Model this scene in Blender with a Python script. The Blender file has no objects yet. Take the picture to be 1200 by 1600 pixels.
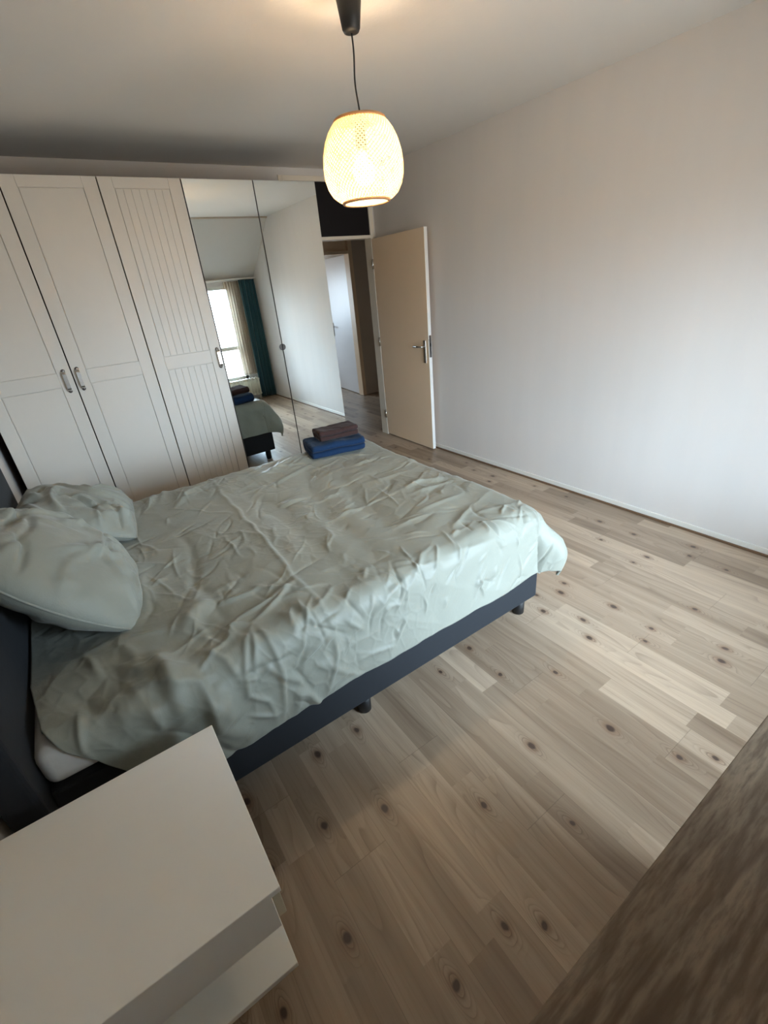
import bpy, bmesh, math, random
import numpy as np
from mathutils import Vector, Matrix
random.seed(7)
SC = bpy.context.scene
COL = SC.collection

# ------------------------------------------------------------------ camera
cam_d = bpy.data.cameras.new('camera')
cam = bpy.data.objects.new('camera', cam_d); COL.objects.link(cam)
right = Vector((0.81679454, -0.56988875, -0.08985264))
down = Vector((-0.32375897, -0.32386505, -0.88898344))
fwd = Vector((0.47752153, 0.75520742, -0.4490378))
m = Matrix.Identity(4)
for i in range(3):
    m[i][0] = right[i]; m[i][1] = -down[i]; m[i][2] = -fwd[i]
m[0][3], m[1][3], m[2][3] = 0, 0, 1.633
cam.matrix_world = m
cam_d.sensor_fit = 'VERTICAL'; cam_d.sensor_height = 36; cam_d.sensor_width = 27
cam_d.lens = 713.2 / 1600 * 36
cam_d.clip_start = 0.02
SC.camera = cam

# ------------------------------------------------------------------ light and exposure
SKY = 21.0
BULB = 128.0
SC.view_settings.view_transform = 'Standard'
SC.view_settings.look = 'None'
SC.view_settings.gamma = 1
SC.view_settings.use_curve_mapping = False
SC.view_settings.exposure = 0.9
try:
    SC.cycles.max_bounces = 14; SC.cycles.diffuse_bounces = 8; SC.cycles.glossy_bounces = 6
    SC.cycles.transmission_bounces = 8; SC.cycles.sample_clamp_indirect = 12
    SC.cycles.use_denoising = True
except Exception:
    pass
world = bpy.data.worlds.new('overcast_sky'); SC.world = world
world.use_nodes = True
wn = world.node_tree.nodes; wl = world.node_tree.links; wn.clear()
wo = wn.new('ShaderNodeOutputWorld'); wb = wn.new('ShaderNodeBackground')
wt = wn.new('ShaderNodeTexCoord'); ws = wn.new('ShaderNodeSeparateXYZ'); wr = wn.new('ShaderNodeValToRGB')
wmap = wn.new('ShaderNodeMapRange'); wmap.inputs['From Min'].default_value = -1
wr.color_ramp.elements[0].position = 0.44; wr.color_ramp.elements[0].color = (.26, .26, .25, 1)
wr.color_ramp.elements[1].position = 0.53; wr.color_ramp.elements[1].color = (.64, .83, 1, 1)
wl.new(wt.outputs['Generated'], ws.inputs[0]); wl.new(ws.outputs['Z'], wmap.inputs['Value'])
wl.new(wmap.outputs[0], wr.inputs[0]); wl.new(wr.outputs[0], wb.inputs['Color'])
wb.inputs['Strength'].default_value = SKY
wl.new(wb.outputs[0], wo.inputs['Surface'])

def portal(name, loc, rot, sx, sy):
    l = bpy.data.lights.new(name, 'AREA'); l.shape = 'RECTANGLE'; l.size = sx; l.size_y = sy
    l.cycles.is_portal = True
    o = bpy.data.objects.new(name, l); COL.objects.link(o); o.location = loc; o.rotation_euler = rot
portal('window_daylight', (1.85, -0.66, 1.09), (math.radians(90), 0, 0), 1.6, 1.5)
portal('far_window_daylight', (3.0, 9.02, 1.45), (math.radians(-90), 0, 0), .7, .9)

# ------------------------------------------------------------------ node expressions
class V:
    """a float socket or number inside a node tree, with arithmetic"""
    def __init__(s, nt, x): s.nt = nt; s.x = x
    def op(s, o, *a):
        n = s.nt.nodes.new('ShaderNodeMath'); n.operation = o
        for i, q in enumerate((s,) + a):
            q = q.x if isinstance(q, V) else q
            if isinstance(q, (int, float)): n.inputs[i].default_value = q
            else: s.nt.links.new(q, n.inputs[i])
        return V(s.nt, n.outputs[0])
    def __add__(s, o): return s.op('ADD', o)
    def __sub__(s, o): return s.op('SUBTRACT', o)
    def __mul__(s, o): return s.op('MULTIPLY', o)
    def __truediv__(s, o): return s.op('DIVIDE', o)
    def floor(s): return s.op('FLOOR')
    def fract(s): return s.op('FRACT')
    def abs(s): return s.op('ABSOLUTE')
    def pw(s, e): return s.op('POWER', e)
    def mn(s, o): return s.op('MINIMUM', o)
    def mx(s, o): return s.op('MAXIMUM', o)
    def lt(s, o): return s.op('LESS_THAN', o)
    def smooth(s, a, b, lo=0., hi=1.):
        n = s.nt.nodes.new('ShaderNodeMapRange'); n.interpolation_type = 'SMOOTHSTEP'
        s.nt.links.new(s.x, n.inputs['Value'])
        n.inputs['From Min'].default_value = a; n.inputs['From Max'].default_value = b
        n.inputs['To Min'].default_value = lo; n.inputs['To Max'].default_value = hi
        return V(s.nt, n.outputs[0])
def vec(nt, x, y, z=0.):
    n = nt.nodes.new('ShaderNodeCombineXYZ')
    for i, q in enumerate((x, y, z)):
        q = q.x if isinstance(q, V) else q
        if isinstance(q, (int, float)): n.inputs[i].default_value = q
        else: nt.links.new(q, n.inputs[i])
    return n.outputs[0]
def noise(nt, v, scale=1., detail=2., rough=.5, distort=0.):
    n = nt.nodes.new('ShaderNodeTexNoise'); nt.links.new(v, n.inputs['Vector'])
    n.inputs['Scale'].default_value = scale; n.inputs['Detail'].default_value = detail
    n.inputs['Roughness'].default_value = rough; n.inputs['Distortion'].default_value = distort
    return V(nt, n.outputs['Fac'])
def white(nt, v):
    n = nt.nodes.new('ShaderNodeTexWhiteNoise'); n.noise_dimensions = '3D'; nt.links.new(v, n.inputs['Vector'])
    return V(nt, n.outputs['Value'])
def mixc(nt, f, a, b):
    n = nt.nodes.new('ShaderNodeMix'); n.data_type = 'RGBA'
    if isinstance(f, V): nt.links.new(f.x, n.inputs[0])
    else: n.inputs[0].default_value = f
    for i, c in ((6, a), (7, b)):
        if isinstance(c, tuple): n.inputs[i].default_value = c + (1,) if len(c) == 3 else c
        else: nt.links.new(c, n.inputs[i])
    return n.outputs[2]
def objxyz(nt):
    t = nt.nodes.new('ShaderNodeTexCoord'); s = nt.nodes.new('ShaderNodeSeparateXYZ')
    nt.links.new(t.outputs['Object'], s.inputs[0])
    return t.outputs['Object'], V(nt, s.outputs[0]), V(nt, s.outputs[1]), V(nt, s.outputs[2])
def bump(nt, b, h, strength=.3, dist=.01):
    n = nt.nodes.new('ShaderNodeBump'); n.inputs['Strength'].default_value = strength
    n.inputs['Distance'].default_value = dist
    nt.links.new(h.x if isinstance(h, V) else h, n.inputs['Height'])
    nt.links.new(n.outputs[0], b.inputs['Normal'])
def mat(name, color=(.8, .8, .8), rough=.5, metal=0., spec=.5, sheen=0.):
    mt = bpy.data.materials.new(name); mt.use_nodes = True
    b = mt.node_tree.nodes['Principled BSDF']
    b.inputs['Base Color'].default_value = tuple(color) + (1,)
    b.inputs['Roughness'].default_value = rough; b.inputs['Metallic'].default_value = metal
    b.inputs['Specular IOR Level'].default_value = spec
    if sheen: b.inputs['Sheen Weight'].default_value = sheen
    return mt, mt.node_tree, b
def grain_mat(name, color, rough, scale, amount, dist=.002, spec=.5, sheen=0., metal=0.):
    """plain surface with a fine procedural variation in colour and relief"""
    mt, nt, b = mat(name, color, rough, metal, spec, sheen)
    o, x, y, z = objxyz(nt)
    n = noise(nt, o, scale, 4, .6)
    d = tuple(c * (1 - amount) for c in color); l = tuple(min(1, c * (1 + amount)) for c in color)
    nt.links.new(mixc(nt, n, d, l), b.inputs['Base Color'])
    bump(nt, b, n, .35, dist)
    return mt

# ------------------------------------------------------------------ materials
def plaster(name, color, streak):
    mt, nt, b = mat(name, color, .85, spec=.2)
    o, x, y, z = objxyz(nt)
    a = noise(nt, o, 60, 4, .6)
    s = noise(nt, vec(nt, x * 7, y * 7, z * .8), 1, 3, .55)
    c = mixc(nt, s, tuple(q * (1 - streak) for q in color), tuple(min(1, q * (1 + streak)) for q in color))
    nt.links.new(c, b.inputs['Base Color'])
    bump(nt, b, a * .4 + s, .25, .006)
    return mt
M_WALL = plaster('wall_plaster', (.70, .66, .625), .035)
M_CEIL = plaster('ceiling_plaster', (.69, .665, .63), .012)
M_HALL = plaster('hall_plaster', (.56, .48, .40), .03)

def floor_mat():
    mt, nt, b = mat('pine_laminate', (.4, .3, .2), .42, spec=.62)
    o, x, y, z = objxyz(nt)
    BW, SW, L = .193, .0965, 1.25
    bi = ((x + .015) / BW).floor(); si = ((x + .015) / SW).floor()
    rb = white(nt, vec(nt, bi, 3.1)); rs = white(nt, vec(nt, si, 7.7))
    yb = y / L + (bi * .37).fract() + rb * .12
    li = yb.floor(); lf = yb.fract()
    ys = y / (L * .62) + rs
    ls = ys.floor(); lsf = ys.fract()
    tone = white(nt, vec(nt, si, ls, 1.3)); tone2 = white(nt, vec(nt, bi, li, 5.3))
    seed = tone * 37 + tone2 * 11
    # long figured grain: contour lines of a stretched noise field, bulging round knots
    sx = x * 5.2 + seed; sy = y * .75 + seed * 1.7
    fld = noise(nt, vec(nt, sx, sy, seed), 1, 1.5, .45)
    kx = (x + .015) / SW; ky = y / .27 + rs * 5
    kxi = kx.floor(); kyi = ky.floor()
    r1 = white(nt, vec(nt, kxi, kyi, 2.)); r2 = white(nt, vec(nt, kxi, kyi, 9.)); r3 = white(nt, vec(nt, kxi, kyi, 4.))
    wob = noise(nt, vec(nt, x * 30, y * 12, 1.), 1, 2, .5) - .5
    dx = (kx.fract() - .35 - r1 * .3) * SW + wob * .012; dy = (ky.fract() - .35 - r2 * .3) * .27 + wob * .02
    has = r3.lt(.34)
    kd = (dx * dx + dy * dy * .55).pw(.5); rd = (dx * dx + dy * dy * .13).pw(.5)
    size = r1 * .006 + .0085
    kn = (kd / size).smooth(.55, 1.15, 1, 0) * has
    halo = (kd / size).smooth(1., 2.6, 1, 0) * has
    ring = rd.smooth(.004, .036, 1, 0) * has
    ph = (fld * 21 + ring * 3.2).fract()
    ln = ph.pw(3.) * ph.smooth(.99, .93)
    cx = white(nt, vec(nt, si, ls, 8.)) * .4 + .3
    band = (kx.fract() - cx).abs().smooth(.34, .06) * noise(nt, vec(nt, si * 3.7, y * 1.3, seed), 1, 1, .5).smooth(.40, .56)
    patch = noise(nt, vec(nt, x * 10, y * 1.2, seed), 1, 2, .5).smooth(.46, .68)
    fine = noise(nt, vec(nt, x * 190, y * 4, seed), 1, 3, .6)
    broad = noise(nt, vec(nt, x * 24, y * 1.0, seed), 1, 3, .5)
    base = mixc(nt, tone * .62 + broad * .75 - .16, (.19, .128, .082), (.535, .41, .298))
    c = mixc(nt, fine.smooth(.45, .8) * .35, base, (.20, .13, .083))
    c = mixc(nt, ln * (patch * .42).mx(ring.mx(band * .55)) * .9, c, (.105, .060, .036))
    c = mixc(nt, halo * .5, c, (.20, .11, .062))
    c = mixc(nt, kn * .9, c, (.055, .032, .024))
    # joints
    jx = ((x + .015) / BW).fract(); jx = (jx - .5).abs().smooth(.4945, .499)
    jy = (lf - .5).abs().smooth(.4988, .4998)
    js = ((x + .015) / SW).fract(); js = (js - .5).abs().smooth(.490, .499) * .2
    jj = jx.mx(jy).mx(js)
    c = mixc(nt, jj * .45, c, (.07, .045, .03))
    nt.links.new(c, b.inputs['Base Color'])
    rr = fine * .10 + .36
    nt.links.new(rr.x, b.inputs['Roughness'])
    bump(nt, b, fine * .4 - jj * 1.5 + broad * .3, .12, .003)
    return mt
M_FLOOR = floor_mat()

def desk_mat():
    mt, nt, b = mat('dark_wood_grain', (.1, .07, .05), .75, spec=.15)
    o, x, y, z = objxyz(nt)
    fld = noise(nt, vec(nt, x * 1.7, y * 11, 3.3), 1, 2.5, .5)
    ln = ((fld * 9).fract() - .5).abs().smooth(.08, .46)
    pt = noise(nt, vec(nt, x * 1.8, y * 8, 1.1), 1, 2, .5).smooth(.46, .60)
    fine = noise(nt, vec(nt, x * 22, y * 120, 0.), 1, 4, .65)
    br = noise(nt, vec(nt, x * 2, y * 14, 5.), 1, 3, .5)
    c = mixc(nt, br, (.15, .105, .07), (.34, .26, .185))
    c = mixc(nt, ln * pt * .6, c, (.085, .052, .034))
    mid = noise(nt, vec(nt, x * 5, y * 42, 8.), 1, 3, .6)
    c = mixc(nt, mid.smooth(.46, .62) * .6, c, (.10, .066, .043))
    c = mixc(nt, fine.smooth(.38, .72) * .6, c, (.105, .072, .047))
    nt.links.new(c, b.inputs['Base Color'])
    bump(nt, b, fine, .25, .002)
    return mt
M_DESK = desk_mat()

M_WARD = grain_mat('cream_lacquer', (.615, .57, .505), .42, 14, .02, .0006)
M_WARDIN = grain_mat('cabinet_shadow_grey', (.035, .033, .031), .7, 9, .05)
M_WHITE = grain_mat('white_paint', (.74, .715, .66), .38, 11, .02, .0006)
M_DOOR = grain_mat('door_cream_paint', (.88, .68, .48), .4, 11, .02, .0006)
M_DOOR2 = grain_mat('hall_door_white_paint', (.76, .74, .74), .4, 11, .02, .0006)
M_DOOREDGE = grain_mat('door_edge_white', (.84, .81, .76), .4, 11, .02, .0006)
M_FRAME = grain_mat('door_frame_cream', (.80, .72, .60), .4, 11, .02, .0006)
M_BLACK = grain_mat('black_panel_paint', (.008, .006, .007), .55, 10, .2, .0005, spec=.25)
M_BLK = grain_mat('black_plastic', (.006, .0055, .006), .5, 20, .15, .0004)
M_CHROME = grain_mat('brushed_steel', (.62, .60, .57), .25, 30, .06, .0002, metal=1.)
M_STEELDK = grain_mat('dark_steel', (.20, .18, .17), .35, 30, .06, .0002, metal=1.)
M_PULL = grain_mat('dark_grey_pull', (.09, .08, .075), .6, 30, .06, .0002)
M_BROWNTRIM = grain_mat('brown_wood_trim', (.16, .09, .05), .5, 25, .2, .001)
M_MIRROR, _nt, _b = mat('mirror_glass', (.88, .93, .93), .0, metal=1.)
_nt.links.new(mixc(_nt, noise(_nt, objxyz(_nt)[0], 1.2, 1), (.875, .925, .925), (.885, .935, .935)), _b.inputs['Base Color'])
M_NS = grain_mat('white_foil', (.87, .86, .82), .45, 16, .015, .0005)
M_NS2 = grain_mat('cream_edge', (.70, .66, .52), .5, 16, .03, .0005)
M_MATT = grain_mat('white_mattress_ticking', (.62, .59, .54), .9, 45, .06, .002)
M_TEAL = grain_mat('teal_cloth', (.020, .088, .108), .85, 55, .15, .002, sheen=.2)
M_RAD = grain_mat('cream_enamel', (.78, .75, .64), .35, 20, .02, .0005)
M_BAMBOO = None

def cloth(name, color, rough, weave, sheen, wr):
    mt, nt, b = mat(name, color, rough, spec=.3, sheen=sheen)
    b.inputs['Sheen Roughness'].default_value = .4
    o, x, y, z = objxyz(nt)
    n = noise(nt, o, weave, 3, .6)
    n2 = noise(nt, o, 9, 4, .55, 1.2)
    nt.links.new(mixc(nt, n * .5 + n2 * .5, tuple(c * .93 for c in color), tuple(c * 1.07 for c in color)), b.inputs['Base Color'])
    bump(nt, b, n * .12 + n2, wr, .012)
    return mt
M_SAGE = cloth('sage_satin_cotton', (.252, .255, .214), .46, 420, .15, .22)
M_SAGE2 = cloth('sage_pillow_cotton', (.255, .258, .218), .55, 420, .2, .35)
M_BASE = cloth('charcoal_upholstery', (.018, .020, .024), .9, 320, .06, .05)
M_NAVY = cloth('navy_terry', (.006, .024, .066), 1., 260, .08, .7)
M_BROWN = cloth('brown_terry', (.042, .021, .019), 1., 260, .08, .7)

def bamboo():
    mt = bpy.data.materials.new('bamboo_strip'); mt.use_nodes = True
    nt = mt.node_tree; n = nt.nodes; n.clear()
    out = n.new('ShaderNodeOutputMaterial'); mx = n.new('ShaderNodeMixShader'); d = n.new('ShaderNodeBsdfDiffuse'); t = n.new('ShaderNodeBsdfTranslucent')
    tc = n.new('ShaderNodeTexCoord')
    c = mixc(nt, noise(nt, tc.outputs['Object'], 25, 3), (.84, .72, .52), (.93, .84, .66))
    nt.links.new(c, d.inputs['Color']); nt.links.new(c, t.inputs['Color'])
    mx.inputs[0].default_value = .5
    nt.links.new(d.outputs[0], mx.inputs[1]); nt.links.new(t.outputs[0], mx.inputs[2]); nt.links.new(mx.outputs[0], out.inputs['Surface'])
    return mt
M_BAMBOO = bamboo()
M_RIM = grain_mat('bamboo_rim', (.40, .22, .10), .6, 40, .2, .001)

def emit(name, color, s):
    mt = bpy.data.materials.new(name); mt.use_nodes = True
    nt = mt.node_tree; nt.nodes.clear()
    o = nt.nodes.new('ShaderNodeOutputMaterial'); e = nt.nodes.new('ShaderNodeEmission')
    e.inputs['Color'].default_value = tuple(color) + (1,); e.inputs['Strength'].default_value = s
    nt.links.new(e.outputs[0], o.inputs['Surface']); return mt
M_BULB = emit('warm_bulb', (1, .78, .52), BULB)

def glass():
    mt = bpy.data.materials.new('window_glass'); mt.use_nodes = True
    nt = mt.node_tree; nt.nodes.clear()
    o = nt.nodes.new('ShaderNodeOutputMaterial'); mx = nt.nodes.new('ShaderNodeMixShader')
    t = nt.nodes.new('ShaderNodeBsdfTransparent'); g = nt.nodes.new('ShaderNodeBsdfGlossy'); fr = nt.nodes.new('ShaderNodeFresnel')
    g.inputs['Roughness'].default_value = 0; fr.inputs['IOR'].default_value = 1.4
    nt.links.new(fr.outputs[0], mx.inputs[0]); nt.links.new(t.outputs[0], mx.inputs[1]); nt.links.new(g.outputs[0], mx.inputs[2])
    nt.links.new(mx.outputs[0], o.inputs['Surface']); return mt
M_GLASS = glass()
def sheer():
    mt = bpy.data.materials.new('sheer_voile'); mt.use_nodes = True
    nt = mt.node_tree; n = nt.nodes; n.clear()
    o = n.new('ShaderNodeOutputMaterial'); mx = n.new('ShaderNodeMixShader'); m2 = n.new('ShaderNodeMixShader')
    t = n.new('ShaderNodeBsdfTransparent'); d = n.new('ShaderNodeBsdfDiffuse'); tl = n.new('ShaderNodeBsdfTranslucent')
    d.inputs['Color'].default_value = (.55, .47, .38, 1); tl.inputs['Color'].default_value = (.55, .47, .38, 1)
    tc = n.new('ShaderNodeTexCoord'); w = noise(nt, tc.outputs['Object'], 300, 2)
    nt.links.new((w * .3 + .4).x, mx.inputs[0])
    m2.inputs[0].default_value = .4
    nt.links.new(d.outputs[0], m2.inputs[1]); nt.links.new(tl.outputs[0], m2.inputs[2])
    nt.links.new(t.outputs[0], mx.inputs[1]); nt.links.new(m2.outputs[0], mx.inputs[2]); nt.links.new(mx.outputs[0], o.inputs['Surface'])
    return mt
M_SHEER = sheer()

# ------------------------------------------------------------------ mesh helpers
class MB:
    def __init__(s): s.bm = bmesh.new()
    def box(s, x0, x1, y0, y1, z0, z1, bev=0., seg=2):
        r = bmesh.ops.create_cube(s.bm, size=1)
        for v in r['verts']:
            v.co = Vector(((x0 + x1) / 2 + v.co.x * (x1 - x0), (y0 + y1) / 2 + v.co.y * (y1 - y0), (z0 + z1) / 2 + v.co.z * (z1 - z0)))
        if bev:
            es = list({e for v in r['verts'] for e in v.link_edges})
            bmesh.ops.bevel(s.bm, geom=es, offset=bev, segments=seg, profile=.5, affect='EDGES')
        return s
    def lathe(s, prof, c=(0, 0, 0), n=32, axis='z', cap=True):
        rings = []
        for r, h in prof:
            ring = []
            for k in range(n):
                a = 2 * math.pi * k / n; u, w = r * math.cos(a), r * math.sin(a)
                p = {'z': (u, w, h), 'y': (u, h, w), 'x': (h, u, w)}[axis]
                ring.append(s.bm.verts.new((c[0] + p[0], c[1] + p[1], c[2] + p[2])))
            rings.append(ring)
        for A, B in zip(rings, rings[1:]):
            for k in range(n): s.bm.faces.new((A[k], A[(k + 1) % n], B[(k + 1) % n], B[k]))
        if cap: s.bm.faces.new(rings[0]); s.bm.faces.new(rings[-1])
        return s
    def tube(s, pts, r, n=10, cap=True):
        pts = [Vector(p) for p in pts]; rings = []
        rad = r if isinstance(r, (list, tuple)) else [r] * len(pts)
        ref = Vector((0.31, .27, .91))
        for i, p in enumerate(pts):
            d = (pts[min(i + 1, len(pts) - 1)] - pts[max(i - 1, 0)]).normalized()
            if abs(d.dot(ref)) > .95: ref = Vector((1, .1, 0))
            a = d.cross(ref).normalized(); b = d.cross(a).normalized()
            rings.append([s.bm.verts.new(p + (a * math.cos(t) + b * math.sin(t)) * rad[i]) for t in (2 * math.pi * k / n for k in range(n))])
        for A, B in zip(rings, rings[1:]):
            for k in range(n): s.bm.faces.new((A[k], A[(k + 1) % n], B[(k + 1) % n], B[k]))
        if cap: s.bm.faces.new(rings[0]); s.bm.faces.new(rings[-1])
        return s
    def torus(s, R, r, c, n=48, k=10):
        V_ = [[s.bm.verts.new((c[0] + (R + r * math.cos(b)) * math.cos(a), c[1] + (R + r * math.cos(b)) * math.sin(a), c[2] + r * math.sin(b)))
              for b in (2 * math.pi * j / k for j in range(k))] for a in (2 * math.pi * i / n for i in range(n))]
        for i in range(n):
            for j in range(k): s.bm.faces.new((V_[i][j], V_[(i + 1) % n][j], V_[(i + 1) % n][(j + 1) % k], V_[i][(j + 1) % k]))
        return s
    def build(s, name, material, parent=None, smooth=False, world=True):
        bmesh.ops.recalc_face_normals(s.bm, faces=s.bm.faces[:])
        me = bpy.data.meshes.new(name); s.bm.to_mesh(me); s.bm.free()
        o = bpy.data.objects.new(name, me); COL.objects.link(o)
        me.materials.append(material)
        if smooth:
            for p in me.polygons: p.use_smooth = True
        if parent: attach(o, parent)
        return o
def root_of(o):
    t = Vector((0, 0, 0))
    while o: t += o.location; o = o.parent
    return t
def attach(o, parent):
    """meshes are modelled in room coordinates; re-base them on the parent's origin"""
    o.data.transform(Matrix.Translation(-root_of(parent)))
    o.parent = parent
def rebase(o, loc):
    o.data.transform(Matrix.Translation(-Vector(loc))); o.location = loc
def grid_mesh(name, P, material, parent=None, closed_u=False):
    """P: (nu, nv, 3) array of points"""
    nu, nv = P.shape[:2]
    idx = np.arange(nu * nv).reshape(nu, nv)
    a = idx[:-1, :-1].ravel(); b = idx[1:, :-1].ravel(); c = idx[1:, 1:].ravel(); d = idx[:-1, 1:].ravel()
    faces = np.stack([a, b, c, d], 1)
    me = bpy.data.meshes.new(name)
    me.from_pydata([tuple(map(float, p)) for p in P.reshape(-1, 3)], [], faces.tolist())
    me.materials.append(material)
    for p in me.polygons: p.use_smooth = True
    o = bpy.data.objects.new(name, me); COL.objects.link(o)
    if parent: attach(o, parent)
    return o
def thing(name, label, cat, loc, group=None):
    o = bpy.data.objects.new(name, None); COL.objects.link(o); o.empty_display_size = .1
    o.location = loc; return tag(o, label, cat, group)
def tag(o, label, cat, group=None):
    o['label'] = label; o['category'] = cat
    if group: o['group'] = group
    return o
def struct(o):
    o['kind'] = 'structure'; return o
def sroot(name, loc):
    o = bpy.data.objects.new(name, None); COL.objects.link(o); o.location = loc; o['kind'] = 'structure'; return o

# numpy gradient noise
_rs = np.random.RandomState(11)
_perm = _rs.permutation(512)
def vnoise(x, y, seed=0):
    xi = np.floor(x).astype(int); yi = np.floor(y).astype(int); fx = x - xi; fy = y - yi
    def g(i, j):
        h = _perm[(_perm[(i + seed * 57) % 512] + j) % 512]
        a = h * (2 * np.pi / 512) * 7.0
        return np.cos(a), np.sin(a)
    u = fx * fx * fx * (fx * (fx * 6 - 15) + 10); w = fy * fy * fy * (fy * (fy * 6 - 15) + 10)
    def dt(i, j, dx, dy):
        gx, gy = g(i, j); return gx * dx + gy * dy
    n00 = dt(xi, yi, fx, fy); n10 = dt(xi + 1, yi, fx - 1, fy); n01 = dt(xi, yi + 1, fx, fy - 1); n11 = dt(xi + 1, yi + 1, fx - 1, fy - 1)
    return (n00 * (1 - u) + n10 * u) * (1 - w) + (n01 * (1 - u) + n11 * u) * w
def fbm(x, y, seed=0, oct=3):
    s = 0; a = 1
    for k in range(oct):
        s = s + a * vnoise(x * 2 ** k, y * 2 ** k, seed + k); a *= .5
    return s
def ridged(x, y, seed=0):
    return 1 - np.minimum(1, np.abs(vnoise(x, y, seed)) * 4)
def sstep(a, b, x):
    t = np.clip((x - a) / (b - a), 0, 1); return t * t * (3 - 2 * t)

# ------------------------------------------------------------------ room shell
XL, XR, YB, YF, ZC = -.50, 3.028, -.55, 4.427, 2.585
struct(MB().box(-.7, 5.2, -.8, 9.2, -.1, 0).build('floor', M_FLOOR))
struct(MB().box(XR, XR + .12, YB - .3, YF, 0, 2.7).build('wall_right', M_WALL))
struct(MB().box(XL - .12, XL, YB - .3, YF + .1, 0, 2.7).build('wall_left', M_WALL))
# back wall with the bedroom doorway and its transom opening
b = MB()
b.box(XL, 2.06, YF, YF + .1, 0, 2.7); b.box(2.06, 3.01, YF, YF + .1, 2.50, 2.7); b.box(3.01, XR + .12, YF, YF + .1, 0, 2.7)
struct(b.build('wall_back', M_WALL))
# ceiling: flat part and the slope that runs down to the window wall
bm = bmesh.new()
prof = [(YF + .1, ZC), (.45, ZC), (YB - .02, 1.835), (YB - .02, 1.96), (.40, 2.72), (YF + .1, 2.72)]
A = [bm.verts.new((XL - .12, y, z)) for y, z in prof]; B = [bm.verts.new((XR + .12, y, z)) for y, z in prof]
for i in range(6): bm.faces.new((A[i], A[(i + 1) % 6], B[(i + 1) % 6], B[i]))
bm.faces.new(A); bm.faces.new(B)
c_ = MB(); c_.bm.free(); c_.bm = bm
struct(c_.build('ceiling', M_CEIL))
struct(MB().box(XL, XR, .435, .465, ZC - .018, ZC).build('trim_1', M_HALL))
# window wall
WX0, WX1, WZ0, WZ1 = 1.05, 2.64, .34, 1.80
b = MB(); b.box(XL - .12, WX0, YB - .15, YB, 0, 2.0); b.box(WX1, XR + .12, YB - .15, YB, 0, 2.0)
b.box(WX0, WX1, YB - .15, YB, 0, WZ0); b.box(WX0, WX1, YB - .15, YB, WZ1, 2.0)
struct(b.build('wall_front', M_WALL))
w = sroot('window_1', ((WX0 + WX1) / 2, YB - .1, WZ0))
b = MB(); f = .055
b.box(WX0, WX0 + f, YB - .14, YB - .06, WZ0, WZ1, .004); b.box(WX1 - f, WX1, YB - .14, YB - .06, WZ0, WZ1, .004)
b.box(WX0, WX1, YB - .14, YB - .06, WZ0, WZ0 + f, .004); b.box(WX0, WX1, YB - .14, YB - .06, WZ1 - f, WZ1, .004)
b.box(WX0, WX1, YB - .14, YB - .06, .83, .89, .004); b.box(1.60, 1.655, YB - .14, YB - .06, WZ0, WZ1, .004)
b.build('window_frame', M_WHITE, w)
MB().box(WX0 + .02, WX1 - .02, YB - .105, YB - .10, WZ0 + .02, WZ1 - .02).build('window_pane', M_GLASS, w)
MB().box(WX0 - .03, WX1 + .03, YB - .06, YB + .05, WZ0 - .03, WZ0, .004).build('window_sill', M_WHITE, w)
# baseboards
struct(MB().box(XR - .012, XR, YB, YF, .014, .048, .003).build('baseboard_right', M_WHITE))
struct(MB().box(XR - .020, XR, YB, YF, 0, .015, .004).build('trim_2', M_BROWNTRIM))
struct(MB().box(XL, XL + .012, YB, YF, 0, .048, .003).build('baseboard_left', M_WHITE))

# hallway beyond the door and the room beyond that
HY = 6.48
b = MB(); b.box(1.2, 2.95, HY, HY + .1, 0, 2.6); b.box(3.99, 5.2, HY, HY + .1, 0, 2.6); b.box(2.95, 3.99, HY, HY + .1, 2.38, 2.6)
struct(b.build('wall_hall_back', M_HALL))
struct(MB().box(1.1, 1.2, YF + .1, HY + .1, 0, 2.6).build('wall_hall_left', M_HALL))
struct(MB().box(5.1, 5.2, YF + .1, HY, 0, 2.6).build('wall_hall_right', M_HALL))
struct(MB().box(XR + .12, 5.2, YF, YF + .1, 0, 2.6).build('wall_hall_front', M_HALL))
struct(MB().box(1.1, 5.2, YF + .1, 9.2, 2.5, 2.6).build('ceiling_hall', M_CEIL))
struct(MB().box(4.10, 4.2, HY + .1, 9.0, 0, 2.6).build('wall_far_right', M_WALL))
struct(MB().box(2.3, 2.4, HY + .1, 9.0, 0, 2.6).build('wall_far_left', M_WALL))
b = MB(); b.box(2.3, 2.65, 9.0, 9.1, 0, 2.6); b.box(3.35, 4.2, 9.0, 9.1, 0, 2.6); b.box(2.65, 3.35, 9.0, 9.1, 0, 1.0); b.box(2.65, 3.35, 9.0, 9.1, 1.9, 2.6)
struct(b.build('wall_far_back', M_WALL))
w2 = sroot('window_2', (3.0, 9.05, 1.0))
b = MB(); b.box(2.65, 2.70, 9.02, 9.08, 1.0, 1.9); b.box(3.30, 3.35, 9.02, 9.08, 1.0, 1.9); b.box(2.70, 3.30, 9.02, 9.08, 1.0, 1.05); b.box(2.70, 3.30, 9.02, 9.08, 1.85, 1.9)
b.build('window_frame', M_WHITE, w2)
MB().box(2.69, 3.31, 9.045, 9.05, 1.04, 1.86).build('window_pane', M_GLASS, w2)

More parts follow.
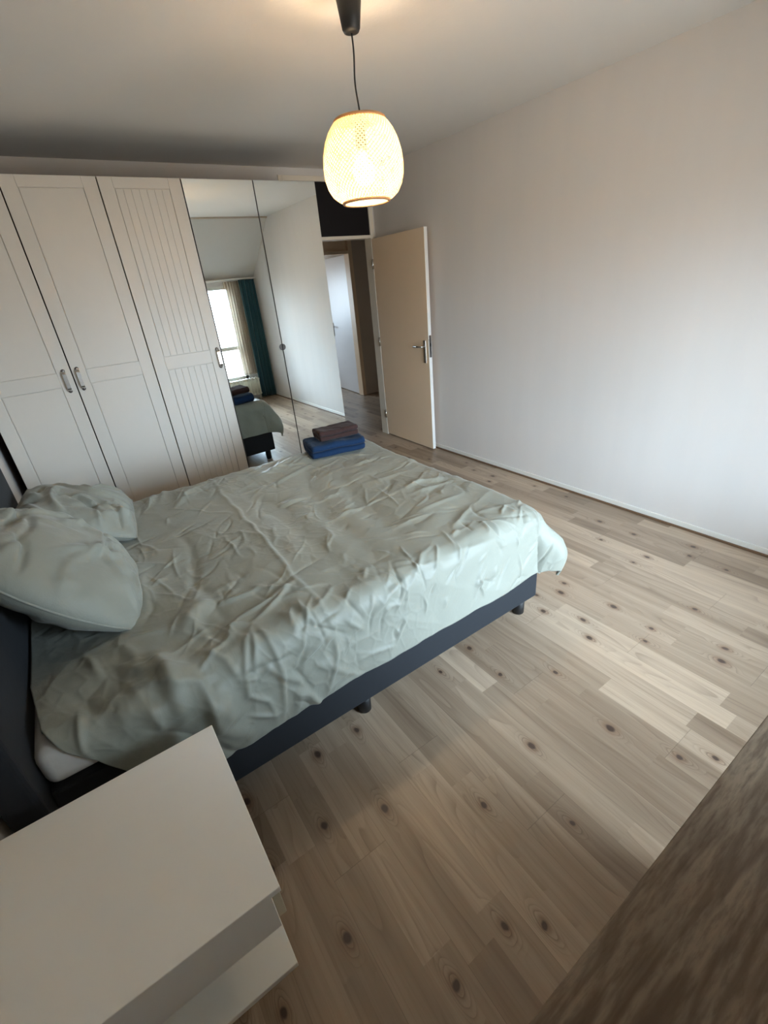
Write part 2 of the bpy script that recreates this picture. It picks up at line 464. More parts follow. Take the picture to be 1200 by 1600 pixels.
# ------------------------------------------------------------------ doors
def lever(root, x, y, z, sx, dy):
    """lever handle with a long plate on a leaf face x, lever pointing along y"""
    b = MB(); b.box(min(x, x + sx * .008), max(x, x + sx * .008), y - .019, y + .019, z - .15, z + .06, .003)
    pl = b.build('handle_plate', M_CHROME, root)
    b = MB(); b.tube([(x, y, z + .005), (x + sx * .048, y, z + .005), (x + sx * .052, y + dy * .012, z + .005), (x + sx * .052, y + dy * .12, z + .003)], .0095, 12)
    b.build('handle_lever', M_CHROME, pl, True)
d1 = sroot('door_1', (2.53, YF + .03, 0))
b = MB()
b.box(2.965, 3.010, YF - .010, YF + .11, 0, 2.53, .003)          # hinge jamb
b.box(2.060, 2.100, YF - .010, YF + .11, 0, 2.53, .003)
b.box(2.100, 2.965, YF - .010, YF + .11, 2.030, 2.058, .003)
b.box(2.100, 2.965, YF - .010, YF + .11, 2.490, 2.530, .003)
b.build('door_frame', M_FRAME, d1)
MB().box(2.098, 2.967, YF + .004, YF + .03, 2.056, 2.492).build('transom_panel', M_BLACK, d1)
b = MB(); b.box(0, .036, -.85, 0, .012, 2.022, .002)
leaf = b.build('door_leaf', M_DOOR)
leaf.data.materials.append(M_DOOREDGE)
for p in leaf.data.polygons:
    if p.normal.y < -.7 or p.normal.z > .7: p.material_index = 1
ang = math.radians(-1.6)
leaf.data.transform(Matrix.Translation((2.966, YF - .018, 0)) @ Matrix.Rotation(ang, 4, 'Z'))
attach(leaf, d1)
fy = YF - .018 - .79
lever(leaf, 2.944, fy, 1.035, -1, 1)
b = MB(); b.box(2.948, 2.972, YF - .018 - .8535, YF - .018 - .849, .94, 1.14, .001); lk = b.build('lock_plate', M_STEELDK, leaf)
MB().box(2.953, 2.967, YF - .018 - .8555, YF - .018 - .852, 1.04, 1.07).build('latch', M_BLK, lk)
for z in (.25, 1.05, 1.80):
    MB().lathe([(.009, z - .045), (.009, z + .045)], (2.958, YF - .015, 0), 12).build('hinge', M_CHROME, leaf, True)

d2 = sroot('door_2', (3.47, HY + .05, 0))
b = MB()
b.box(3.925, 3.99, HY - .015, HY + .115, 0, 2.38, .003); b.box(2.95, 3.0, HY - .015, HY + .115, 0, 2.38, .003)
b.box(3.0, 3.925, HY - .015, HY + .115, 2.035, 2.075, .003); b.box(3.0, 3.925, HY - .015, HY + .115, 2.34, 2.38, .003)
b.build('door_frame', M_DOOR, d2)
MB().box(3.0, 3.925, HY + .04, HY + .06, 2.07, 2.345).build('transom_panel', M_DOOR, d2)
b = MB(); b.box(0, .04, 0, .86, .012, 2.03, .002); lf2 = b.build('door_leaf', M_DOOR2)
lf2.data.transform(Matrix.Translation((3.93, HY + .12, 0)) @ Matrix.Rotation(math.radians(-6.5), 4, 'Z'))
attach(lf2, d2)
lever(lf2, 4.012, HY + .12 + .76, 1.03, -1, -1)

# ------------------------------------------------------------------ wardrobes
YW = 3.755
def panel_door(x0, x1, z0, z1, root, bead):
    g = .0034; x0 += g; x1 -= g
    b = MB()
    b.box(x0, x1, YW + .0075, YW + .021, z0, z1, .001)
    yf0, yf1 = YW, YW + .009
    stl, top, bot = .080, .060, .085; mz0, mz1 = 1.200, 1.290
    be = .0020; q = .0046
    b.box(x0, x0 + stl, yf0, yf1, z0, z1, be); b.box(x1 - stl, x1, yf0, yf1, z0, z1, be)
    for za, zb in ((z0, z0 + bot), (mz0, mz1), (z1 - top, z1)):
        b.box(x0 + stl, x1 - stl, yf0, yf1, za, zb, be)
    for za, zb in ((z0 + bot + q, mz0 - q), (mz1 + q, z1 - top - q)):
        a0, a1 = x0 + stl + q, x1 - stl - q; n = 7; wd = (a1 - a0) / n
        for k in range(n):
            if not bead:
                b.box(a0, a1, yf0 + .0014, yf1, za, zb, .0007, 1); break
            b.box(a0 + k * wd + bead / 2, a0 + (k + 1) * wd - bead / 2, yf0 + .0014, yf1, za, zb, .0007, 1)
    return b.build('door', M_WARD, root)
def bar_handle(x, z, door):
    b = MB(); pts = []
    L = .062
    for k in range(17):
        t = k / 16 * math.pi
        pts.append((x, YW - .004 - .024 * min(1, math.sin(t) * 1.6), z + L * math.cos(t)))
    # flat strap section
    prev = None
    for p in pts:
        hw = .011; ring = [b.bm.verts.new((p[0] + sx * hw, p[1] + sy * .003, p[2])) for sx, sy in ((-1, -1), (1, -1), (1, 1), (-1, 1))]
        if prev:
            for k in range(4): b.bm.faces.new((prev[k], prev[(k + 1) % 4], ring[(k + 1) % 4], ring[k]))
        else: b.bm.faces.new(ring)
        prev = ring
    b.bm.faces.new(prev)
    h = b.build('handle', M_CHROME, door)
    for s in (-1, 1):
        c = MB().lathe([(.001, -.007), (.010, -.006), (.0125, -.003), (.0125, .002)], (x, YW, z + s * (L + .002)), 20, 'y').build('handle_rosette', M_STEELDK, h, True)
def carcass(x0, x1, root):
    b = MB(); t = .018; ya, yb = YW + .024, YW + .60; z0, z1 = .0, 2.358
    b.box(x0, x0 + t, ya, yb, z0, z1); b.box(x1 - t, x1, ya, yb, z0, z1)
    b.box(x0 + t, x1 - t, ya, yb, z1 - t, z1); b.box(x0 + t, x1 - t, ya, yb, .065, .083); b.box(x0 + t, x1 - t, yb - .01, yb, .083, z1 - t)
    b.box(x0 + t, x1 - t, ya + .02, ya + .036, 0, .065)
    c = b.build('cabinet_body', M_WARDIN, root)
GW = 'fitted wardrobes along the back wall'
X0 = -.448
wa = thing('wardrobe', 'cream double wardrobe with two panelled doors behind the pillows', 'wardrobe', (X0 + .5, YW + .3, 0), GW)
carcass(X0, X0 + 1, wa)
da = panel_door(X0, X0 + .5, .07, 2.36, wa, 0.); bar_handle(.007, 1.235, da)
db = panel_door(X0 + .5, X0 + 1, .07, 2.36, wa, 0.); bar_handle(.087, 1.237, db)
wb_ = thing('wardrobe', 'cream single-door wardrobe with beadboard panels beside the mirrored doors', 'wardrobe', (X0 + 1.25, YW + .3, 0), GW)
carcass(X0 + 1, X0 + 1.5, wb_)
dc = panel_door(X0 + 1, X0 + 1.5, .07, 2.36, wb_, .0011); bar_handle(1.022, 1.226, dc)
wc = thing('wardrobe', 'wardrobe with two full-height mirror doors next to the doorway', 'wardrobe', (X0 + 2, YW + .3, 0), GW)
carcass(X0 + 1.5, X0 + 2.5, wc)
MB().box(X0 + 2.5, X0 + 2.502, YW + .024, YW + .60, 0, 2.358).build('side_panel', M_WARD, wc)
for k in (0, 1):
    x0 = X0 + 1.5 + .5 * k + .0032; x1 = x0 + .4936
    d = MB().box(x0, x1, YW + .005, YW + .021, .07, 2.36, .001).build('door', M_STEELDK, wc)
    MB().box(x0 + .0005, x1 - .0005, YW, YW + .0052, .0705, 2.3595, .0006, 1).build('mirror', M_MIRROR, d)
    # half-round finger pull at the meeting edge
    b = MB(); cx = X0 + 2.0; n = 20; r = .024
    a0 = math.pi / 2 if k == 0 else -math.pi / 2
    off = -.003 if k == 0 else .003
    f_ = [b.bm.verts.new((cx + off + r * math.cos(a0 + math.pi * i / n), YW - .004, 1.228 + r * math.sin(a0 + math.pi * i / n))) for i in range(n + 1)]
    g_ = [b.bm.verts.new((v.co.x, YW + .0005, v.co.z)) for v in f_]
    b.bm.faces.new(f_); b.bm.faces.new(g_)
    for i in range(n + 1): b.bm.faces.new((f_[i], f_[(i + 1) % (n + 1)], g_[(i + 1) % (n + 1)], g_[i]))
    b.build('finger_pull', M_PULL, d)

# ------------------------------------------------------------------ bed
bed = thing('bed', 'double box-spring bed in charcoal grey fabric with tall headboard', 'bed', (.62, 2.01, 0))
MB().box(-.40, 1.651, 1.208, 2.812, .10, .47, .012, 3).build('bed_base', M_BASE, bed)
MB().box(-.485, -.402, 1.15, 2.872, .02, 1.12, .015, 3).build('headboard', M_BASE, bed)
for (x, y) in ((1.578, 1.262), (.60, 1.262), (-.33, 1.262), (1.578, 2.755), (.60, 2.755), (-.33, 2.755)):
    MB().lathe([(.026, 0), (.029, .004), (.031, .102)], (x, y, 0), 24).build('leg', M_BLK, bed, True)
mt_ = MB().box(-.398, 1.645, 1.214, 2.806, .472, .602, .035, 5).build('mattress', M_MATT, None, True)
rebase(mt_, (.62, 2.01, .472))
tag(mt_, 'white mattress showing at the bare head corner beside the nightstand', 'mattress')

# duvet: a flat sheet of cloth coordinates folded over the mattress edges, with creases in relief
CRE = []
def cre(lines, amp, wid, step=0.):
    for l in lines: CRE.append((l, amp, wid, step))
cre([[(0.534, 2.807), (0.521, 2.057), (0.51, 1.725), (0.49, 1.453), (0.496, 1.157), (.50, .93)]], .006, .012, .007)
cre([[(0.202, 2.233), (0.225, 2.053), (0.159, 1.678), (0.19, 1.595), (0.184, 1.357)]], -.010, .020)
cre([[(0.201, 1.373), (0.321, 1.393), (0.475, 1.444)], [(0.253, 1.324), (0.332, 1.359), (0.475, 1.444)], [(0.036, 1.216), (0.112, 1.275), (0.187, 1.309)],
     [(0.255, 1.313), (0.199, 1.251), (0.169, 1.146), (0.161, 1.074), (0.209, 1.016), (0.218, 0.89)], [(0.261, 1.308), (0.275, 1.098), (0.236, 0.891)],
     [(0.24, 1.289), (0.195, 1.123)], [(0.168, 1.143), (0.203, 1.107)], [(0.477, 1.155), (0.315, 1.085)],
     [(0.484, 1.128), (0.471, 1.042), (0.438, 0.94), (0.406, 0.889)], [(0.187, 1.309), (0.184, 1.357), (0.253, 1.324)]], .009, .010)
cre([[(-0.058, 1.401), (-0.026, 1.268), (-0.024, 1.172), (-0.013, 1.086)], [(0.023, 1.208), (0.037, 1.113), (0.054, 1.023), (0.115, 0.934)], [(0.07, 1.169), (0.101, 1.017)]], .030, .030)
cre([[(-0.055, 2.217), (-0.015, 2.005), (-0.03, 1.723), (-0.073, 1.611)], [(0.19, 1.585), (0.096, 1.496), (0.04, 1.395)]], .018, .035)
cre([[(1.293, 1.808), (1.401, 1.867), (1.578, 1.77)], [(1.266, 1.756), (1.561, 1.735)], [(1.193, 1.57), (1.483, 1.564)], [(1.188, 1.329), (1.441, 1.458)],
     [(1.324, 2.359), (1.475, 2.359)], [(1.215, 2.039), (1.532, 2.033)], [(0.838, 2.072), (1.056, 2.068)], [(0.83, 1.837), (1.183, 1.842)]], .007, .014)
cre([[(0.218, 2.657), (0.308, 2.891)], [(0.245, 2.508), (0.415, 2.738)], [(0.134, 2.619), (0.221, 2.823)], [(0.343, 2.636), (0.527, 2.77)],
     [(0.752, 2.602), (1.127, 2.756)], [(0.725, 2.427), (1.132, 2.575)], [(0.694, 2.164), (0.875, 2.148)]], .010, .018)
cre([[(0.701, 1.155), (1.04, 1.289)], [(0.816, 1.158), (0.98, 1.284)], [(0.629, 1.098), (0.801, 1.199)], [(1.056, 1.212), (1.32, 1.178)], [(0.957, 1.529), (1.243, 1.51)]], .005, .011)
cre([[(1.149, 2.334), (1.039, 1.794), (1.013, 1.474)], [(0.629, 2.593), (0.688, 2.065), (0.659, 1.585), (0.659, 1.272)], [(1.076, 2.554), (0.87, 1.986), (0.814, 1.371)]], -.014, .055)
# short crumpled packing creases near the hanging side
def rnd_crease(x, y, a, l, amp, wid):
    p = [(x, y)]; c = random.gauss(0, .5)
    for i in range(4):
        a += c * .25 + random.gauss(0, .10); p.append((p[-1][0] + l / 4 * math.cos(a), p[-1][1] + l / 4 * math.sin(a)))
    cre([p], amp, wid)
for k in range(80):
    rnd_crease(random.uniform(.30, 1.62), random.uniform(.88, 1.30), random.gauss(1.1, .55), random.uniform(.05, .20), random.choice((.004, .006, -.005)), random.uniform(.005, .010))
for k in range(190):
    x = random.uniform(-.1, 1.5)
    rnd_crease(x, random.uniform(1.25, 2.75), random.gauss(.15 if x > .6 else 1.0, .6), random.uniform(.07, .30), random.choice((.0025, .004, -.003, -.004)), random.uniform(.004, .011))
for k in range(40):
    rnd_crease(random.uniform(-.3, .45), random.uniform(.95, 1.55), random.gauss(-1.0, .5), random.uniform(.10, .30), random.choice((.006, .009, -.007)), random.uniform(.008, .020))
def crease_height(X, Y):
    H = np.zeros_like(X)
    for line, amp, wid, step in CRE:
        p = np.array(line); best = np.full(X.shape, 9.); sgn = np.zeros_like(X); env = np.zeros_like(X)
        seg = np.linalg.norm(np.diff(p, axis=0), axis=1); tot = seg.sum(); acc = 0
        lo = p.min(0) - .25; hi = p.max(0) + .25
        mk = (X > lo[0]) & (X < hi[0]) & (Y > lo[1]) & (Y < hi[1])
        xs, ys = X[mk], Y[mk]
        if xs.size == 0: continue
        bs = np.full(xs.shape, 9.); sg = np.zeros(xs.shape); ev = np.zeros(xs.shape)
        for i in range(len(p) - 1):
            d = p[i + 1] - p[i]; L = seg[i]; u = d / L
            t = np.clip(((xs - p[i][0]) * u[0] + (ys - p[i][1]) * u[1]), 0, L)
            qx = xs - p[i][0] - t * u[0]; qy = ys - p[i][1] - t * u[1]
            dd = np.hypot(qx, qy); s = u[0] * qy - u[1] * qx
            f = (acc + t) / tot; m_ = dd < bs
            bs[m_] = dd[m_]; sg[m_] = s[m_]; ev[m_] = np.sin(np.pi * np.clip(f[m_] * .9 + .05, 0, 1)) ** 1.1
            acc += L
        h = amp * np.exp(-(bs / wid) ** 2) + amp * .35 * np.exp(-(bs / (wid * 2.6)) ** 2)
        if step: h = h + step * np.exp(-bs / .09) * np.clip(sg / .01, -1, 1) * -.5
        H[mk] += h * ev
    return H

def pleats(x, y, seed):
    """pressed facets: 1 along the straight borders of jittered cells, 0 inside"""
    xi = np.floor(x).astype(int); yi = np.floor(y).astype(int)
    f1 = np.full(x.shape, 9.); f2 = np.full(x.shape, 9.)
    for i in (-1, 0, 1):
        for j in (-1, 0, 1):
            a = _perm[(_perm[(xi + i + seed * 31) % 512] + yi + j) % 512]; b = _perm[(a + 97) % 512]
            d = np.hypot(xi + i + a / 512. - x, yi + j + b / 512. - y)
            f2 = np.where(d < f1, f1, np.minimum(f2, d)); f1 = np.minimum(f1, d)
    return np.clip(1 - (f2 - f1) / .30, 0, 1) ** 1.6
def make_duvet():
    r = .075; Xf, Yn, Yf = 1.662, 1.192, 2.835; ZT = .628
    HN, HFt, HFr = .378, .36, .36       # overhang measured along the cloth
    n_s, n_t = 560, 520
    t = np.linspace(Yn + r - HN, Yf - r + HFr, n_t)
    # head end of the sheet slips back at the near corner
    a0 = np.interp(t, [Yn + r - HN, 1.0, 1.12, 1.19, 1.27, 1.5, 1.8, 2.9, Yf - r + HFr], [-.13, -.20, -.27, -.325, -.36, -.392, -.394, -.39, -.37])
    u = np.linspace(0, 1, n_s)
    S = a0[None, :] + (Xf - r + HFt - a0[None, :]) * u[:, None]
    T = np.repeat(t[None, :], n_s, 0)
    # the hems wander a little
    T = T + (.012 * vnoise(S * 3.1, T * 0 + 3.3, 2) + .006 * vnoise(S * 9, T * 0 + 8.3, 3)) * sstep(Yn + .1, Yn - .1, T)
    ex = np.maximum(0, S - (Xf - r)); en = np.maximum(0, (Yn + r) - T); ef = np.maximum(0, T - (Yf - r))
    ey = en + ef; sy = np.where(en > 0, -1., 1.)
    p = 4.0
    e = (ex ** p + ey ** p) ** (1 / p)
    th = np.arctan2(ey, ex); 
    arc = r * np.pi / 2
    out = np.where(e < arc, r * np.sin(np.minimum(e, arc) / r), r)
    dwn = np.where(e < arc, r * (1 - np.cos(np.minimum(e, arc) / r)), r + (e - arc) * .985)
    hang = np.maximum(0, e - arc * .6)
    corner = np.clip(np.sin(2 * th), 0, 1) * (ex > 0) * (ey > 0)
    out = out + hang * .05 + (.115 * sstep(0, .22, hang) - .05 * sstep(.24, .42, hang)) * corner ** 1.2 - hang * .08 * np.exp(-((th - 1.22) / .22) ** 2) * (ex > 0)
    out = out + hang * .10 * (.5 + .5 * vnoise(S * 4.0, T * 4.0, 21))  # gentle waves in the hanging side
    dx = np.where(e > 1e-6, np.cos(th), 0); dy = np.where(e > 1e-6, np.sin(th) * sy, 0)
    X = np.minimum(S, Xf - r) + dx * out
    Y = np.clip(T, Yn + r, Yf - r) + dy * out
    Z = ZT - dwn
    P = np.stack([X, Y, Z], -1)
    gu = np.gradient(P, axis=0); gv = np.gradient(P, axis=1)
    N = np.cross(gu, gv); N /= np.linalg.norm(N, axis=-1, keepdims=True) + 1e-9
    top = sstep(0.12, .0, e)
    H = .013 * fbm(S * 2.2, T * 2.2, 4, 2) * (.4 + .6 * top)
    H += .0045 * fbm(S * 6.0, T * 4.5, 9, 2)
    q1 = S * .92 + T * .38; q2 = -S * .38 + T * .92
    H += .0045 * vnoise(q1 * 3.0, q2 * 14, 14) * sstep(.8, 1.3, S)
    H += .0040 * vnoise(q1 * 5.0 + 4, q2 * 9, 15) * sstep(1.0, .4, S)
    H += .009 * vnoise(S * 10, T * 2.6, 25) * sstep(2.35, 2.8, T)
    H += .020 * fbm(S * 5.0, T * 4.2, 31, 3) * sstep(.55, -.05, S) * sstep(1.6, 1.15, T)
    H += .022 * sstep(2.45, 2.72, T) * sstep(2.99, 2.80, T)
    WS = S + .016 * fbm(S * 5, T * 5, 51, 2); WT = T + .016 * fbm(S * 5, T * 5, 61, 2)
    H += crease_height(WS, WT)
    c1 = pleats(WS * 4.2 + WT * .9, WT * 4.6 - WS * 1.1, 3); c2 = pleats(WS * 8.5 - WT * 2.0, WT * 8.0 + WS * 1.6, 5); c3 = pleats(WS * 16, WT * 14 + WS * 4, 8)
    m1 = sstep(-.15, .25, vnoise(S * 2.3, T * 2.3, 71)); m2 = sstep(-.1, .3, vnoise(S * 3.1, T * 3.1, 73))
    H += .0032 * c1 * (.35 + .65 * m1) + .0022 * c2 * m2 * np.sign(vnoise(S * 2, T * 2, 77)) + .0014 * c3 * m1
    H -= H.min() * 0
    H = np.where((e < .05) & (H < -.018), -.018 - (.018 + H) * -.2, H)
    P = P + N * H[..., None] * np.sign(N[n_s // 3, n_t // 2, 2])
    P[..., 2] = np.maximum(P[..., 2], .12)
    return P
Pd = make_duvet()
dv = grid_mesh('duvet', Pd, M_SAGE)
md = dv.modifiers.new('thickness', 'SOLIDIFY'); md.thickness = .014; md.offset = -1
rebase(dv, (.62, 2.01, .62))
tag(dv, 'wrinkled sage green duvet spread over the double bed', 'duvet')

# pillows
def make_pillow(name, L, W, T, Mx, seed, label, pinch=.05, bend=0., wr=1., rnd=0.):
    n = 90
    u = np.linspace(-1, 1, n); U, Vv = np.meshgrid(u, u, indexing='ij')
    Us = np.sin(U * np.pi / 2); Vs = np.sin(Vv * np.pi / 2)
    x = L / 2 * Us * (1 - pinch * (1 - Vs ** 2) + .0); y = W / 2 * Vs * (1 - pinch * (1 - Us ** 2))
    x = x * np.sqrt(1 - rnd * Vs ** 2); y = y * np.sqrt(1 - rnd * Us ** 2)
    th = ((1 - np.abs(Us) ** 2.6) * (1 - np.abs(Vs) ** 2.6)) ** .52 * T / 2
    ang = np.arctan2(Vs, Us); rad = np.maximum(np.abs(Us), np.abs(Vs))
    obs = []
    pr = random.Random(seed)
    CR = [(pr.uniform(-.3, .3), pr.uniform(-.25, .25), pr.uniform(-1.5, 1.5), pr.uniform(.06, .18), pr.uniform(.008, .022), pr.choice((.007, .011, -.010)) * wr) for _ in range(int(15 * wr))]
    for sgn in (1, -1):
        h = .012 * fbm(x * 4.5, y * 4.5, seed + sgn, 2) + .007 * vnoise(x * 14 + y * 6, y * 7 - x * 4, seed + 5) * (.3 + rad)
        for cx_, cy_, ca, cl, cw, cam in CR:
            qx = (x - cx_) * math.cos(ca) + (y - cy_) * math.sin(ca); qy = -(x - cx_) * math.sin(ca) + (y - cy_) * math.cos(ca) + 1.4 * qx ** 2 * np.sign(cam)
            h += cam * np.exp(-(qy / cw) ** 2) * np.exp(-(qx / cl) ** 4)
        h += .003 * np.sin(ang * 13 + 3 * vnoise(x * 8, y * 8, seed)) * sstep(.6, .95, rad)
        edge = np.minimum(1, (1 - rad) * 6)
        z = sgn * (th + h * wr * edge)
        z = z + bend * (x / (L / 2)) ** 2
        obs.append(np.stack([x, y, z], -1))
    A, B = obs
    pts = np.concatenate([A.reshape(-1, 3), B.reshape(-1, 3)])
    idx = np.arange(n * n).reshape(n, n); f = []
    a = idx[:-1, :-1].ravel(); b = idx[1:, :-1].ravel(); c = idx[1:, 1:].ravel(); d = idx[:-1, 1:].ravel()
    f += np.stack([a, b, c, d], 1).tolist(); f += (np.stack([a, d, c, b], 1) + n * n).tolist()
    me = bpy.data.meshes.new(name); me.from_pydata([tuple(map(float, q)) for q in pts], [], f)
    bm = bmesh.new(); bm.from_mesh(me); bmesh.ops.remove_doubles(bm, verts=bm.verts[:], dist=.0004)
    bmesh.ops.recalc_face_normals(bm, faces=bm.faces[:]); bm.to_mesh(me); bm.free()
    me.materials.append(M_SAGE2)
    for p in me.polygons: p.use_smooth = True
    o = bpy.data.objects.new(name, me); COL.objects.link(o); o.matrix_world = Mx
    sub = o.modifiers.new('smooth', 'SUBSURF'); sub.levels = 1; sub.render_levels = 1
    e = [(i, 0) for i in range(n)] + [(n - 1, j) for j in range(1, n)] + [(i, n - 1) for i in range(n - 2, -1, -1)] + [(0, j) for j in range(n - 2, -1, -1)]
    loop = [A[i, j] for i, j in e][::3] + [A[0, 0]]
    pp = MB().tube([tuple(map(float, q)) for q in loop], .0042, 8, False).build('piping', M_SAGE2, None, True); pp.parent = o
    return tag(o, label, 'pillow', 'pillows on the bed')
def frame(c, xdir, ydir):
    x = Vector(xdir).normalized(); y = Vector(ydir); y = (y - x * y.dot(x)).normalized(); z = x.cross(y)
    M_ = Matrix.Identity(4)
    for i in range(3): M_[i][0], M_[i][1], M_[i][2], M_[i][3] = x[i], y[i], z[i], c[i]
    return M_
make_pillow('pillow', .70, .58, .23, frame((-.225, 1.885, .80), (.05, 1, .0), (-.66, .03, .75)), 3,
            'smoother sage pillow on the nightstand side, propped against the headboard', pinch=.0, rnd=.30, wr=1.3)
make_pillow('pillow', .62, .52, .19, frame((-.155, 2.61, .735), (.10, 1, -.02), (-.90, .08, .40)), 41,
            'crumpled sage pillow on the wardrobe side of the bed', wr=1.5, rnd=.14)

# towels
def folded_towel(name, L, D, hgt, layers, loc, rz, material, label, seed):
    """a cloth folded over and over: one long strip section swept along its length"""
    lh = hgt / layers; pts = []
    path = []                                    # centre line in (d, z)
    for k in range(layers):
        z = lh * (k + .5); d0, d1 = (-D / 2 + lh / 2, D / 2 - lh / 2)
        ds = np.linspace(d0, d1, 14) if k % 2 == 0 else np.linspace(d1, d0, 14)
        path += [(d, z) for d in ds]
        if k < layers - 1:
            s = 1 if k % 2 == 0 else -1; dc = d1 if s > 0 else d0
            for j in range(1, 7):
                a = -math.pi / 2 + math.pi * j / 7
                path.append((dc + s * lh * .5 * math.cos(a), lh * (k + 1) + lh * .5 * math.sin(a)))
    path = np.array(path); tg = np.gradient(path, axis=0); tg /= np.linalg.norm(tg, axis=1, keepdims=True)
    nr = np.stack([-tg[:, 1], tg[:, 0]], 1); half = lh * .475
    m_ = len(path); endt = np.ones(m_); endt[0] = endt[-1] = .55
    ring = np.concatenate([path + nr * half * endt[:, None], (path - nr * half * endt[:, None])[::-1]])
    nl = 44; xs = np.linspace(-L / 2, L / 2, nl)
    P = np.zeros((nl, len(ring) + 1, 3))
    for i, x in enumerate(xs):
        f = abs(x) / (L / 2); sq = 1 - .10 * max(0, (f - .9) / .1) ** 2
        r_ = np.concatenate([ring, ring[:1]])
        zc = hgt / 2
        P[i, :, 1] = r_[:, 0] * sq; P[i, :, 2] = zc + (r_[:, 1] - zc) * sq
        P[i, :, 0] = x + .006 * vnoise(r_[:, 0] * 12, r_[:, 1] * 20, seed) * f
    sag = .014 * vnoise(P[..., 0] * 6 + 3, P[..., 1] * 6, seed) + .006 * vnoise(P[..., 0] * 22, P[..., 1] * 22 + P[..., 2] * 30, seed + 3)
    P[..., 2] += sag * np.clip(P[..., 2] / hgt, 0, 1); P[..., 1] += .010 * vnoise(P[..., 0] * 9, P[..., 2] * 25, seed + 7)
    o = grid_mesh(name, P, material)
    bm = bmesh.new(); bm.from_mesh(o.data)
    bmesh.ops.remove_doubles(bm, verts=bm.verts[:], dist=.00005)
    bmesh.ops.holes_fill(bm, edges=[e for e in bm.edges if e.is_boundary], sides=0)
    bmesh.ops.recalc_face_normals(bm, faces=bm.faces[:]); bm.to_mesh(o.data); bm.free()
    o.location = loc; o.rotation_euler = (0, 0, rz)
    return tag(o, label, 'towel', 'folded towels on the bed')
folded_towel('towel', .365, .27, .085, 2, (1.345, 2.665, .645), math.radians(-12), M_NAVY, 'navy blue folded towel lying on the duvet, under the brown one', 5)
folded_towel('towel', .27, .19, .062, 2, (1.375, 2.675, .738), math.radians(-9), M_BROWN, 'dark brown folded towel on top of the blue towel', 15)

# ------------------------------------------------------------------ nightstand
ns = thing('nightstand', 'white open-sided bedside table beside the head of the bed', 'nightstand', (-.22, .825, 0))
MB().box(-.475, .024, .580, 1.070, .532, .55, .0015).build('tabletop', M_NS, ns)
b = MB(); b.box(-.47, .002, .582, .598, .415, .532); b.box(-.47, .002, 1.052, 1.068, .415, .532); b.box(-.47, .002, .598, 1.052, .415, .425); b.box(-.47, -.455, .598, 1.052, .425, .532)
b.build('drawer_box', M_NS, ns)
dr = MB().box(.004, .021, .592, 1.062, .428, .528, .0015).build('drawer_front', M_NS2, ns)
MB().box(-.47, .004, .582, 1.068, .214, .231, .0015).build('lower_shelf', M_NS, ns)
MB().box(-.47, -.453, .582, 1.068, .0, .415).build('back_panel', M_NS, ns)
for y in (.70, .95):
    MB().box(-.20, -.172, y - .014, y + .014, 0, .214, .002).build('leg', M_BLK, ns)
MB().box(-.47, -.02, .80, .815, .231, .415).build('divider', M_NS, ns)

# ------------------------------------------------------------------ desk by the window
dk = thing('desk', 'dark brown wood-grain desk top cutting across the lower right corner', 'desk', (.53, -.17, 0))
MB().box(.03, 1.03, -.48, .1268, .722, .75, .0012, 1).build('top', M_DESK, dk)
for x in (.032, 1.006):
    MB().box(x, x + .022, -.478, .122, 0, .722, .001).build('side_panel', M_DESK, dk)  # unseen solid sides, added to keep window light off the floor
MB().box(.054, 1.006, -.478, -.462, .04, .722).build('back_panel', M_DESK, dk)  # unseen back, added to stop daylight passing under the top
MB().box(.054, 1.006, .100, .116, .04, .722, .001).build('front_light_block', M_DESK, dk)  # unseen front, added to darken the floor before the desk

# ------------------------------------------------------------------ pendant lamp
LX, LY = 1.27, 1.90
lamp = thing('pendant_lamp', 'lit woven bamboo pendant lamp hanging from a black ceiling cup', 'pendant lamp', (LX, LY, 1.93))
MB().lathe([(.020, 2.452), (.028, 2.455), (.033, 2.464), (.052, 2.584)], (LX, LY, 0), 36).build('ceiling_cup', M_BLK, lamp, True)
pts = [(LX + .004 * math.sin(k * .5), LY + .003 * math.sin(k * .33), 2.455 - .255 * k / 16) for k in range(17)]
MB().tube(pts, .0032, 10).build('cord', M_BLK, lamp, True)
sk = MB().lathe([(.006, 2.205), (.020, 2.198), (.023, 2.115), (.017, 2.100)], (LX, LY, 0), 24).build('socket', M_BLK, lamp, True)
MB().lathe([(.013, 2.102), (.016, 2.092), (.030, 2.076), (.042, 2.050), (.043, 2.030), (.036, 2.006), (.020, 1.992), (.004, 1.988)], (LX, LY, 0), 28).build('bulb', M_BULB, sk, True)
zb, zt = 1.935, 2.200
pr_z = [0, .03, .10, .2, .32, .45, .6, .75, .87, .95, 1]
pr_r = [.092, .110, .134, .150, .159, .161, .156, .144, .127, .111, .096]
b = MB()
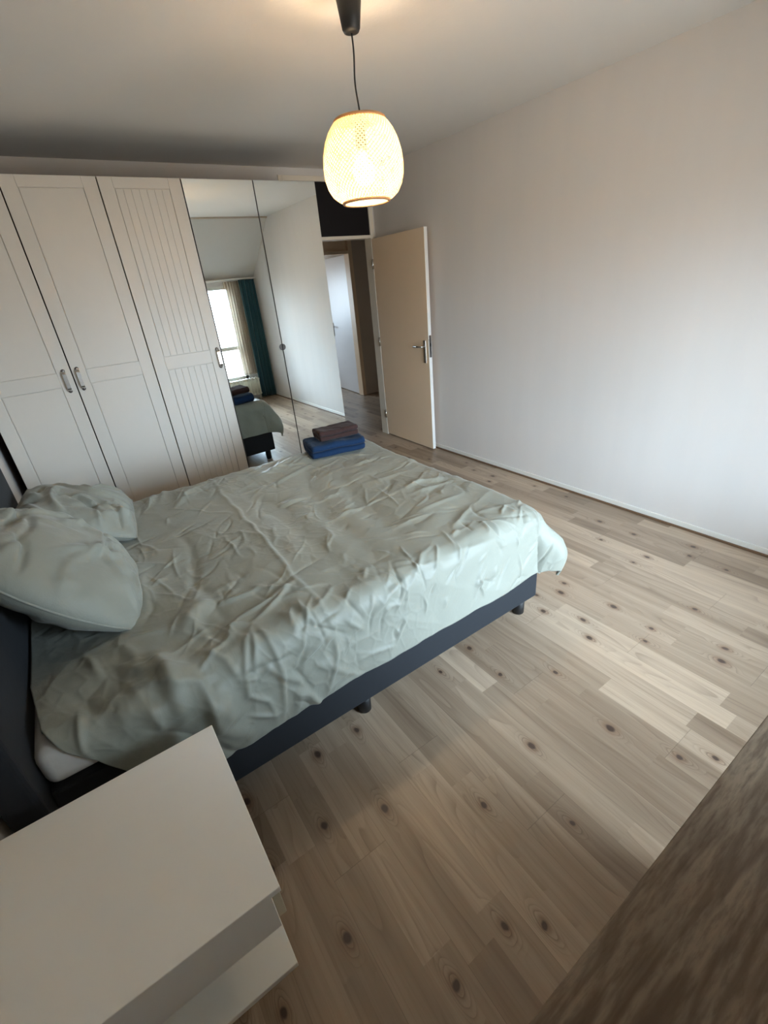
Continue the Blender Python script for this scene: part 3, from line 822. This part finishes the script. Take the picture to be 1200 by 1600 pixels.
def ribbon(a0, tw, wid, dr):
    prev = None; n = 30
    for i in range(n + 1):
        t = i / n; r = np.interp(t, pr_z, pr_r) + dr; a = a0 + tw * t; z = zb + (zt - zb) * t
        r2 = np.interp(min(1, t + .01), pr_z, pr_r) - np.interp(max(0, t - .01), pr_z, pr_r)
        tz = Vector((r2 * math.cos(a) - r * tw * .02 * math.sin(a), r2 * math.sin(a) + r * tw * .02 * math.cos(a), .02 * (zt - zb))).normalized()
        nr = Vector((math.cos(a), math.sin(a), 0)); nr = (nr - tz * nr.dot(tz)).normalized()
        w_ = tz.cross(nr).normalized(); c = Vector((LX + r * math.cos(a), LY + r * math.sin(a), z))
        q = [b.bm.verts.new(c + w_ * s * wid / 2 + nr * k * .0004) for s, k in ((-1, -1), (1, -1), (1, 1), (-1, 1))]
        if prev:
            for k in range(4): b.bm.faces.new((prev[k], prev[(k + 1) % 4], q[(k + 1) % 4], q[k]))
        prev = q
NS_ = 60
for k in range(NS_):
    ribbon(2 * math.pi * k / NS_, 1.9, .0052, .0012)
    ribbon(2 * math.pi * (k + .5) / NS_, -1.9, .0052, -.0004)
sh = b.build('lamp_shade', M_BAMBOO, lamp)
MB().torus(.096, .0075, (LX, LY, zt)).build('shade_rim', M_RIM, sh, True)
MB().torus(.094, .0065, (LX, LY, zb)).build('shade_rim', M_RIM, sh, True)
b = MB()
for k in range(3):
    a = 2 * math.pi * k / 3 + .4
    b.tube([(LX + .019 * math.cos(a), LY + .019 * math.sin(a), zt - .004), (LX + .094 * math.cos(a), LY + .094 * math.sin(a), zt - .002)], .0016, 6)
b.build('shade_spider', M_BLK, sh)

# ------------------------------------------------------------------ things seen in the mirror: curtains and radiator
def curtain(name, x0, x1, y, z0, z1, folds, amp, material, label):
    n, k = 120, 24
    u = np.linspace(0, 1, n)[:, None]; v = np.linspace(0, 1, k)[None, :]
    ph = u * folds * 2 * np.pi + .5 * np.sin(u * 9) + .4 * v
    X = x0 + (x1 - x0) * (u + .01 * np.sin(v * 4 + u * 7)) + 0 * v
    Yy = y + amp * np.sin(ph) * (.75 + .35 * v) + .012 * np.sin(u * 5 + v * 3)
    Z = z1 - (z1 - z0) * v + 0 * u
    o = grid_mesh(name, np.stack([X, Yy, Z], -1), material)
    s = o.modifiers.new('thickness', 'SOLIDIFY'); s.thickness = .0025 if material is not M_SHEER else .0008
    rebase(o, ((x0 + x1) / 2, y, z0)); return tag(o, label, 'curtain')
curtain('curtain', 2.74, 3.00, -.435, .02, 1.86, 4, .032, M_TEAL, 'teal curtain gathered in the window corner, seen in the mirror')
curtain('curtain', 2.50, 2.76, -.475, .42, 1.85, 6, .016, M_SHEER, 'beige sheer curtain beside the teal curtain, seen in the mirror')
rl = MB().box(.7, 3.02, -.50, -.40, 1.868, 1.885, .002).build('curtain_rail', M_WHITE); rebase(rl, (1.9, -.45, 1.868))
tag(rl, 'white curtain rail above the window', 'curtain rail')
rd = thing('radiator', 'cream column radiator under the window, seen in the mirror', 'radiator', (2.2, -.40, 0))
for k in range(20):
    x = 2.70 - k * .055
    b = MB()
    for y in (-.445, -.385, -.325):
        b.tube([(x, y, .115), (x, y, .355)], .013, 10)
    b.tube([(x, -.455, .355), (x, -.315, .355)], .017, 10); b.tube([(x, -.455, .115), (x, -.315, .115)], .017, 10)
    b.build('column', M_RAD, rd, True)
b = MB(); b.tube([(1.64, -.385, .355), (2.715, -.385, .355)], .018, 12); b.tube([(1.64, -.385, .115), (2.715, -.385, .115)], .018, 12)
b.tube([(2.70, -.385, .115), (2.70, -.385, 0)], .008, 8); b.tube([(1.66, -.385, .115), (1.66, -.385, 0)], .008, 8)
b.build('header_pipe', M_RAD, rd, True)
